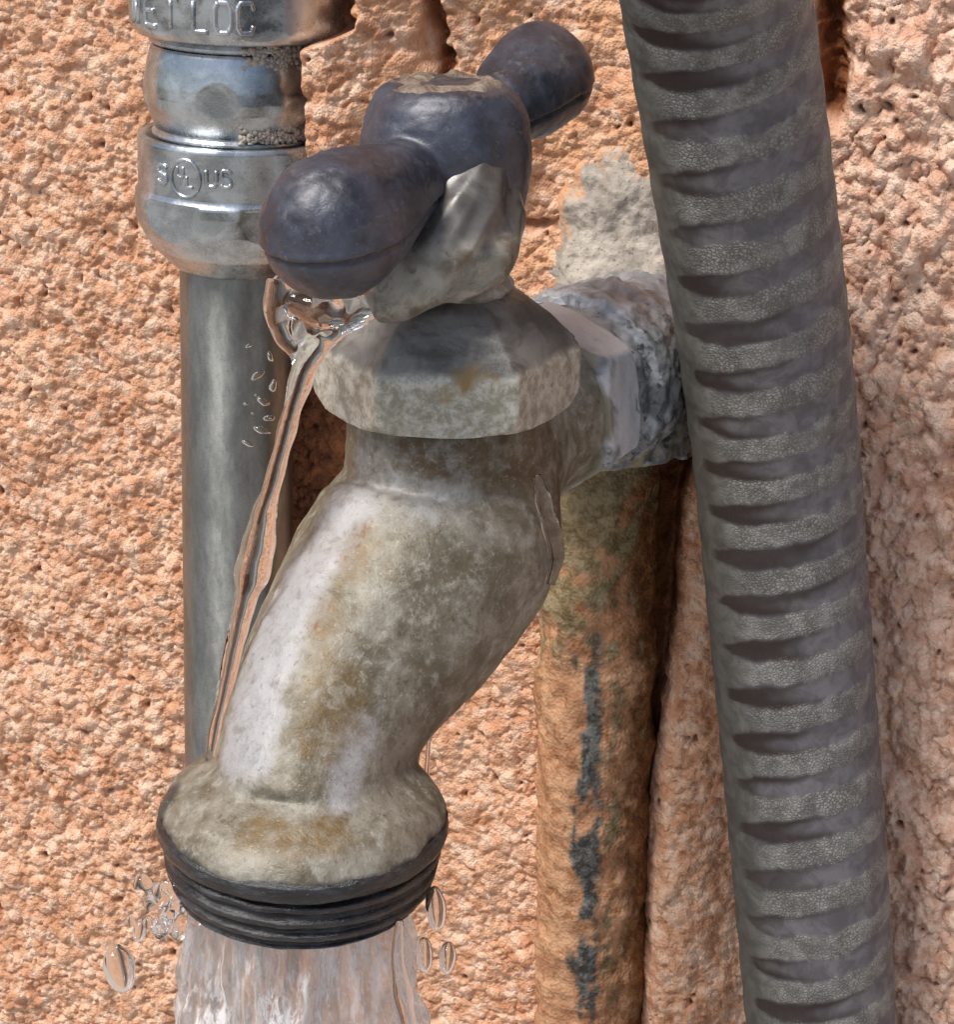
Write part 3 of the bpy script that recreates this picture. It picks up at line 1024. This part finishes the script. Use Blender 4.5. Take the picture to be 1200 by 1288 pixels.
dust = sstep(0.0, 0.6, kn + 0.15 - (KV[:, 2] - (HC[2] - 6)) * 0.09 - arm * 0.4)
dust = np.maximum(dust, sstep(0.1, 0.5, kn + (KV[:, 2] - HC[2] - 7.4) * 0.4 * (1 - arm)))
dust = np.maximum(dust, sstep(0.0, 0.5, kn * 0.6 - hs * 0.06 - 0.05) * arm * 0.7)
handle = make('handle', KV, KF, MT['handle'], tap, dict(seam=np.exp(-(hs / 0.25) ** 2) * arm * 0.9, dust=np.clip(dust, 0, 1)))
# crusted screw on top of the hub
cp = [(0.05, -0.5), (1.2, -0.6), (2.2, -0.1), (3.6, 0.2), (5.5, 0.35), (6.6, 0.15), (7.3, -0.4), (7.5, -1.4)]
CV, CF = lathe(resample(cp, 0.3), HC + z_ * 8.6, (0.02, 0, 1), 120)
cn = fbm(CV, 1 / 2.6, 4, 101)
CV = CV + z_ * (cn * 0.75)[:, None] + z_ * (np.exp(-((np.linalg.norm(CV - (HC + z_ * 8.6 + np.array([0.6, 3.0, 0])), axis=1) / 1.6) ** 2)) * -1.3)[:, None]
CV = CV + z_ * (np.exp(-((np.linalg.norm(CV - (HC + z_ * 8.6 + np.array([-0.5, 5.2, 0])), axis=1) / 1.3) ** 2)) * 0.8)[:, None]
make('handle_screw', CV, CF[:, ::-1], MT['crust'], handle)

# ------------------------------------------------------------------ steel conduit with its compression fitting
con = thing('conduit', (0, 0, 0), 'upright grey steel conduit with embossed compression fitting left of the tap', 'conduit')
ca, cb = Wy(298, 20, -12), Wy(299, 950, -12)
cax = unit(ca - cb)


def at_px(py):
    """height along the conduit axis (mm above ca) at a picture row"""
    best = min(np.linspace(-170, 40, 4201), key=lambda h: abs(_row(ca + cax * h) - py))
    return best


def _row(p):
    v = p - CAM
    return CY - FPX * (v @ U) / (v @ F)


hrow = {y: at_px(y) for y in (40, 51, 60, 105, 150, 160, 178, 168, 236, 250, 290, 335)}
cpath = np.array([ca + cax * h for h in (hrow[335] + 6, hrow[335] - 250)])
cref = unit(np.array([CAM[0] - ca[0], CAM[1] - ca[1], 0]))
PV, PF = lathe(resample([(8.9, hrow[335] + 6), (8.9, hrow[335] - 520)], 4.0), ca, cax, 96, None, cref)
make('pipe', PV, PF[:, ::-1], MT['conduit'], con)


def hexclip(ap, rot=0.0, soft=0.0):
    def f(t, r, h):
        a = np.mod(t - rot + math.pi / 6, math.pi / 3) - math.pi / 6
        return np.minimum(r, ap / np.cos(a))
    return f


h0, h1, h2, h3 = hrow[168], hrow[236], hrow[290], hrow[335]
lp = [(12.6, h0 - 2.0), (13.4, h0 - 0.6), (13.9, h0 + 0.1), (14.7, h0 + 0.1), (15.0, h0 - 0.5), (15.0, h1 + 0.6), (15.2, h1 + 0.2), (15.6, h1 - 0.4), (15.7, h1 - 2.0), (15.3, h1 - 4.6), (14.4, h2 + 0.2), (12.9, h2 - 2.2), (11.0, h3 + 1.6), (9.6, h3 + 0.3), (8.8, h3)]


def lshape(t, r, h):
    c = hexclip(14.75, math.radians(-40))(t, r, h)
    return np.where(h < h1 - 0.3, c, r)


LV, LF = lathe(resample(lp, 0.3), ca, cax, 240, lshape, cref)
make('compression_nut', LV, LF[:, ::-1], MT['zinc'], con)
b0, b1, b2, b3 = hrow[40], hrow[105], hrow[160], hrow[178]
mp_ = [(11.8, b0 + 3), (12.2, b0), (12.9, hrow[51] + 0.5), (13.1, hrow[51]), (12.5, hrow[51] - 0.5), (12.5, hrow[60] + 0.6), (12.9, hrow[60]), (13.4, hrow[60] - 2.0), (13.9, b1 + 0.6), (14.1, b1 - 1.2), (13.9, b1 - 2.6), (13.0, hrow[150] + 0.6), (12.3, b2), (12.8, b2 - 0.5), (12.8, b2 - 1.0), (12.3, b2 - 1.3), (12.4, b3), (12.4, h0 - 3.0)]


def mshape(t, r, h):
    return np.where((h < hrow[60]) & (h > b2), hexclip(13.62, math.radians(-12))(t, r, h), r)


MV2, MF2 = lathe(resample(mp_, 0.3), ca, cax, 240, mshape, cref)
make('connector_body', MV2, MF2[:, ::-1], MT['zinc'], con)
up_ = [(11.5, b0 - 0.2), (14.9, b0 - 0.1), (15.6, b0 + 0.9), (15.9, b0 + 1.6), (15.9, b0 + 8.4), (15.4, b0 + 9.0), (15.4, b0 + 22), (13, b0 + 24), (9, b0 + 24.2)]
UV_, UF = lathe(resample(up_, 0.5), ca, cax, 192, hexclip(15.5, math.radians(12)), cref)
make('gland_nut', UV_, UF, MT['zinc'], con)
PV, PF = lathe(resample([(8.9, b0 + 23), (8.9, b0 + 420)], 4.0), ca, cax, 64, None, cref)
make('pipe', PV, PF, MT['conduit'], con)

# raised lettering on the two nuts
GLY = {'W': [[(0, 1), (.25, 0), (.5, .7), (.75, 0), (1, 1)]], 'E': [[(1, 1), (0, 1), (0, 0), (1, 0)], [(0, .5), (.8, .5)]],
       'T': [[(0, 1), (1, 1)], [(.5, 1), (.5, 0)]], 'L': [[(0, 1), (0, 0), (1, 0)]],
       'O': [[(.2, 1), (.8, 1), (1, .8), (1, .2), (.8, 0), (.2, 0), (0, .2), (0, .8), (.2, 1)]],
       'C': [[(1, .75), (.85, 1), (.2, 1), (0, .8), (0, .2), (.2, 0), (.85, 0), (1, .25)]],
       'S': [[(1, .85), (.8, 1), (.2, 1), (0, .8), (.15, .55), (.85, .45), (1, .2), (.8, 0), (.2, 0), (0, .15)]],
       'U': [[(0, 1), (0, .2), (.2, 0), (.8, 0), (1, .2), (1, 1)]]}
cx_, cy_ = cref - cax * (cref @ cax), None
cx_ = unit(cx_)
cy_ = np.cross(cax, cx_)


def on_cyl(s, h, rad):
    t = s / rad
    return ca + rad * (math.cos(t) * cx_ + math.sin(t) * cy_) + cax * h


def letters(text, s0, hbase, rad, size, wid, step, parent, rstroke):
    for k, ch in enumerate(text):
        if ch == ' ':
            continue
        pcs = []
        for stroke in GLY[ch]:
            pts = np.array([on_cyl(s0 + k * step + a * wid, hbase + b * size, rad(s0 + k * step + a * wid)) for a, b in stroke])
            pts = np.vstack([p for a, b in zip(pts[:-1], pts[1:]) for p in (a + (b - a) * np.linspace(0, 1, 5)[:, None])[: -1]] + [pts[-1]])
            pcs.append(sweep(pts, np.full(len(pts), rstroke), 8))
        Vs = np.vstack([p[0] for p in pcs])
        Fs, o = [], 0
        for p in pcs:
            Fs += [[i + o for i in f] for f in p[1]]
            o += len(p[0])
        make('letter', Vs, Fs, MT['zinc'], parent)


gland = bpy.data.objects['gland_nut']
cnut = bpy.data.objects['compression_nut']


def rad_up(s):
    a = (s / 15.7 - math.radians(12) + math.pi / 6) % (math.pi / 3) - math.pi / 6
    return min(15.9, 15.5 / math.cos(a))


letters('WET', -19.6, b0 + 1.9, rad_up, 4.2, 2.6, 4.1, gland, 0.40)
letters('LOC', -6.4, b0 + 1.9, rad_up, 4.2, 2.3, 3.2, gland, 0.40)
letters('S', -13.2, h0 - 5.6, lambda s: 15.0, 2.6, 1.8, 2.4, cnut, 0.36)
letters('US', -4.6, h0 - 5.2, lambda s: 15.0, 2.4, 1.5, 2.2, cnut, 0.36)
ring = np.array([on_cyl(-8.0 + 2.45 * math.cos(a), h0 - 4.4 + 2.75 * math.sin(a), 15.0) for a in np.linspace(0, 2 * math.pi, 40)])
rv, rf = sweep(ring, np.full(40, 0.30), 8, cap=False)
make('emblem', rv, rf, MT['zinc'], cnut)
letters('U', -9.3, h0 - 4.3, lambda s: 15.0, 1.6, 1.0, 1.5, cnut, 0.27)
letters('L', -7.7, h0 - 5.6, lambda s: 15.0, 1.6, 1.0, 1.5, cnut, 0.27)

# crumbs of mortar stuck to the fitting
cr_v, cr_f, o = [], [], 0
for k in range(480):
    hz = (h0 + 0.8 + abs(rng.normal(0, 1.5))) if k % 2 else (hrow[60] + rng.normal(0.6, 1.3))
    t = rng.uniform(0.02, 1.2) if k % 2 else rng.uniform(0.05, 1.1)
    rad = 12.9 if k % 2 else 12.9
    p = ca + rad * (math.cos(t) * cx_ + math.sin(t) * cy_) + cax * hz
    r = rng.uniform(0.18, 0.55)
    v, f = ellipsoid(p, (r * rng.uniform(.7, 1.3), r, r * rng.uniform(.6, 1.2)), None, 7, 5)
    v = v + rng.normal(0, r * 0.12, v.shape)
    cr_v.append(v)
    cr_f += [[i + o for i in q] for q in f]
    o += len(v)
crumbs = make('mortar_crumbs', np.vstack(cr_v), cr_f, MT['mortar'], bpy.data.objects['connector_body'], dict(paint=np.zeros(o)))
crumbs['kind'] = 'stuff'

# ------------------------------------------------------------------ ribbed hose
DIA = 24.0
hc = [(760, -1150, 420), (822, -640, 336), (860, -330, 286), (882, -150, 258), (901, 0, 242), (930, 200, 230), (957, 400, 219), (975, 560, 211), (988, 720, 205), (1005, 925, 199), (1018, 1090, 195), (1033, 1288, 189), (1049, 1500, 183), (1062, 1720, 177), (1085, 2100, 166), (1110, 2600, 154)]
HCp = np.array([W(a, b, DIA * FPX / w) for a, b, w in hc])
hp_ = catmull(HCp, 90)
seg = 168
arc = np.concatenate([[0], np.cumsum(np.linalg.norm(np.diff(hp_, axis=0), axis=1))])
tt = np.linspace(0, arc[-1], int(arc[-1] / 0.34))
hp_ = np.stack([np.interp(tt, arc, hp_[:, k]) for k in range(3)], axis=1)
tan = np.gradient(hp_, axis=0)
tan /= np.linalg.norm(tan, axis=1)[:, None]
th = np.linspace(0, 2 * math.pi, seg, endpoint=False)
xr = R[None, :] - tan * (tan @ R)[:, None]
xr /= np.linalg.norm(xr, axis=1)[:, None]
yr = np.cross(tan, xr)                        # points away from or towards the viewer
sgn = np.sign((yr @ -F).mean())
yr *= sgn
PITCH_H = 7.55
phase = tt[:, None] / PITCH_H - th[None, :] / (2 * math.pi)
wave = 0.5 - 0.5 * np.cos(2 * math.pi * phase)          # 0 groove .. 1 rib
rad = DIA / 2 - 0.13 * (1 - sstep(0.1, 0.85, wave))
HVv = hp_[:, None, :] + (rad * np.cos(th)[None, :])[..., None] * xr[:, None, :] + (rad * np.sin(th)[None, :])[..., None] * yr[:, None, :]
across = np.repeat(np.cos(th)[None, :], len(tt), 0)
front = np.repeat(np.sin(th)[None, :], len(tt), 0)
HVf = HVv.reshape(-1, 3)
nh = fbm(HVf, 1 / 4.0, 3, 111)
acr, wvv = across.ravel(), wave.ravel()
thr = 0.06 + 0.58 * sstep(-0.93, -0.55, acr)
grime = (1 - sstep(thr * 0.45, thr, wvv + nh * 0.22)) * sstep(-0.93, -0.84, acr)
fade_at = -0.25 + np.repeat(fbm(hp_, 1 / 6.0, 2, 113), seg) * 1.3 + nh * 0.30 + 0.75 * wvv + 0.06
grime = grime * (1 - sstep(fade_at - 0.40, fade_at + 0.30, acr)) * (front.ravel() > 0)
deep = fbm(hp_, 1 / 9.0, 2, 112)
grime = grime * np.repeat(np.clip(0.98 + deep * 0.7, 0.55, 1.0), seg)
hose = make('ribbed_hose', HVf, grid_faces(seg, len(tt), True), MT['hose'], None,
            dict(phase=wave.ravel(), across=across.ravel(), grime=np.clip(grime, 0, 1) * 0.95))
tag(hose, 'thick grey spirally ribbed hose hanging right of the tap', 'hose')

# ------------------------------------------------------------------ water
cam_axes = np.array([R, -F, U])
# the stream from the mouth
sh = np.concatenate([np.linspace(-6.5, -45, 150), np.linspace(-46, -140, 80)])
ths = np.linspace(0, 2 * math.pi, 200, endpoint=False)
rows = []
for h in sh:
    fall = (-h - 6.5)
    rr = 12.2 + 1.8 * (1 - math.exp(-fall / 14.0)) + 0.035 * fall
    q = np.stack([np.cos(ths) * 2.2, np.sin(ths) * 2.2, np.full_like(ths, h * 0.035)], axis=1)
    q2 = np.stack([np.cos(ths) * 6, np.sin(ths) * 6, np.full_like(ths, h * 0.10)], axis=1)
    rr = rr * (1 + 0.26 * noise3(q, 1.0, 121) * min(1, fall / 8) + 0.20 * noise3(q2, 1.0, 122) * min(1, fall / 6))
    q3 = np.stack([np.cos(ths) * 13, np.sin(ths) * 13, np.full_like(ths, h * 0.22)], axis=1)
    rr = rr * (1 + 0.09 * noise3(q3, 1.0, 124) * min(1, fall / 5))
    c = OC + np.array([-0.3 - 0.045 * fall, -0.02 * fall, h])
    rows.append(np.stack([c[0] + rr * np.cos(ths), c[1] + rr * np.sin(ths), np.full_like(ths, c[2])], axis=1))
STV = np.vstack(rows)
stf = grid_faces(200, len(sh), True)[:, ::-1]
froth = 0.72 + 0.9 * fbm(STV * np.array([1, 1, .3]), 1 / 5.0, 3, 123)
stream = make('water_stream', STV, stf, MT['stream'], None, dict(froth=np.clip(froth, 0, 1.3)))
tag(stream, 'broad rushing stream of water falling from the black threaded spout', 'water')


def strand(pts, n=10):
    c = catmull(np.array([[*W(a, b, d), r] for a, b, d, r in pts]), n)
    rr = c[:, 3] * (1 + 0.35 * noise3(c[:, :3], 1 / 3.0, 131))
    return sweep(c[:, :3], np.maximum(rr, 0.12), 20)


leak_parts = [
    strand([(480, 372, 245.5, 1.0), (450, 395, 245.5, 1.5), (418, 418, 246.5, 1.6), (392, 442, 248, 1.7), (372, 500, 249, 1.25), (356, 560, 250, 1.1), (335, 640, 251.5, 1.3), (322, 700, 252, 2.2), (304, 775, 252.5, 1.3), (288, 850, 252.5, 1.0), (274, 915, 252.5, 0.95), (262, 972, 251.5, 0.7)]),
    strand([(408, 428, 246, 1.0), (382, 462, 247, 1.0), (362, 530, 248, 0.8), (344, 600, 249, 0.9), (322, 660, 251.0, 1.0), (312, 715, 251.3, 1.3), (299, 770, 252, 0.8), (285, 835, 252.2, 0.7), (271, 905, 252.3, 0.6), (262, 960, 252, 0.5)]),
    strand([(352, 352, 246, 1.5), (347, 392, 246.5, 1.5), (358, 425, 247.5, 1.1), (378, 452, 248, 1.2), (372, 492, 248.5, 0.7)]),
    ellipsoid(W(388, 392, 246.5), (3.6, 0.9, 3.4), cam_axes, 32, 20), ellipsoid(W(430, 392, 246), (4.2, 0.9, 2.0), cam_axes, 32, 20), ellipsoid(W(352, 385, 247.5), (1.6, 0.8, 4.0), cam_axes, 32, 20),
    strand([(420, 372, 244.5, 1.8), (398, 400, 245.5, 1.5), (380, 432, 247, 1.4)]),
    strand([(352, 372, 247.5, 1.6), (385, 385, 246.5, 2.2), (420, 395, 246, 2.0), (455, 383, 246, 1.2)]),
]
LV_, LN_, LF_ = union(leak_parts, 0.22, 14)
leak = make('water_trickle', LV_, LF_, MT['water'])
tag(leak, 'thin twisted rope of water leaking from the handle beside the conduit', 'water')
t2 = union([strand([(541, 880, 262, 0.28), (540, 920, 262, 0.3), (536, 985, 261, 0.35)]), strand([(530, 892, 262, 0.25), (529, 930, 262, 0.3), (522, 975, 261, 0.35)])], 0.15, 3)
trick = make('water_trickle', t2[0], t2[2], MT['water'])
tag(trick, 'two fine threads of water dripping behind the right of the spout', 'water')

for pts in ([(503, 1158, 243, 0.5), (500, 1200, 243, 0.9), (506, 1245, 243, 1.2), (516, 1300, 242, 0.9), (526, 1390, 241, 0.8)],):
    v_, f_ = strand(pts, 14)
    make('water_strand', v_, f_, MT['water'], stream)

t3 = union([strand([(676, 598, 255.6, 0.6), (684, 632, 256.8, 1.0), (694, 668, 259, 1.1), (700, 700, 261.5, 1.0), (692, 735, 262.5, 0.6)])], 0.18, 5)
side_t = make('water_trickle', t3[0], t3[2], MT['water'])
tag(side_t, 'short wet trickle clinging to the right flank of the tap body', 'water')

sp_bits = [strand([(248, 1108, 246, 0.8), (222, 1116, 246, 1.0), (200, 1126, 246, 1.3), (184, 1142, 246, 0.7)], 8), strand([(228, 1112, 246, 0.6), (212, 1143, 246, 0.7), (203, 1170, 246, 0.9), (198, 1180, 246, 0.4)], 8),
           strand([(238, 1122, 247, 0.6), (225, 1150, 247, 0.6), (214, 1176, 247, 0.4)], 8), strand([(190, 1120, 246, 0.5), (178, 1108, 246, 0.9), (170, 1118, 246, 0.4)], 8)]
for k in range(16):
    q = W(208 + rng.normal(0, 18), 1140 + rng.normal(0, 20), 246 + rng.normal(0, 1.0))
    rr = rng.uniform(0.35, 1.0)
    sp_bits.append(ellipsoid(q, (rr, rr, rr * rng.uniform(0.8, 1.8)), None, 16, 10))
spl = union(sp_bits, 0.2, 4)
splash = make('water_splash', spl[0], spl[2], MT['water'])
tag(splash, 'ragged splash of water at the lower left of the spout thread', 'splash')



def drop(px, py, d, wpx, hpx, label, tilt=0.0, name='water_drop'):
    s = d / FPX
    ct, st_ = math.cos(tilt), math.sin(tilt)
    ax = np.array([R * ct + U * st_, -F, -R * st_ + U * ct])
    V_, F_ = ellipsoid(W(px, py, d), (wpx / 2 * s, min(wpx, hpx) / 2 * s, hpx / 2 * s), ax, 32, 20)
    V_ = V_ + 0.12 * noise3(V_, 0.6, 141)[:, None] * (V_ - W(px, py, d))
    o = make(name, V_, F_, MT['water'])
    tag(o, label, 'water drop', 'falling drops of water')
    return o


drop(150, 1217, 247, 40, 62, 'large oval drop falling left of the stream', 0.25)
drop(176, 1170, 247, 18, 30, 'small faint drop between the splash and the large oval drop', -0.2)
drop(548, 1142, 246, 26, 58, 'tall drop just under the right edge of the spout thread', 0.1)
drop(534, 1200, 246, 22, 44, 'lower right falling drop, the one nearer the stream', 0.05)
drop(563, 1204, 246, 22, 42, 'rightmost falling drop below the spout', -0.05)

bead = thing('water_beads', (0, 0, 0), 'scatter of tiny water beads sprayed across the conduit', 'water drops')
for px, py, w_, h_, tl in [(313, 435, 9, 5, .3), (324, 472, 19, 9, .5), (309, 508, 7, 4, 0), (331, 505, 20, 9, -.5), (338, 526, 15, 8, .2), (329, 541, 24, 8, -.35), (312, 558, 17, 6, -.4), (340, 449, 8, 15, .2), (344, 486, 10, 18, -.2), (318, 520, 4, 3, 0), (322, 497, 5, 4, 0)]:
    s_ = 312 / FPX
    ct, st_ = math.cos(tl), math.sin(tl)
    ax_ = np.array([R * ct + U * st_, -F, -R * st_ + U * ct])
    V_, F_ = ellipsoid(W(px, py, 312), (w_ / 2 * s_, h_ / 2.2 * s_, h_ / 2 * s_), ax_, 16, 10)
    V_ = V_ + 0.5 * noise3(V_, 1.1, 151)[:, None] * (V_ - W(px, py, 312))
    make('bead', V_, F_, MT['water'], bead)
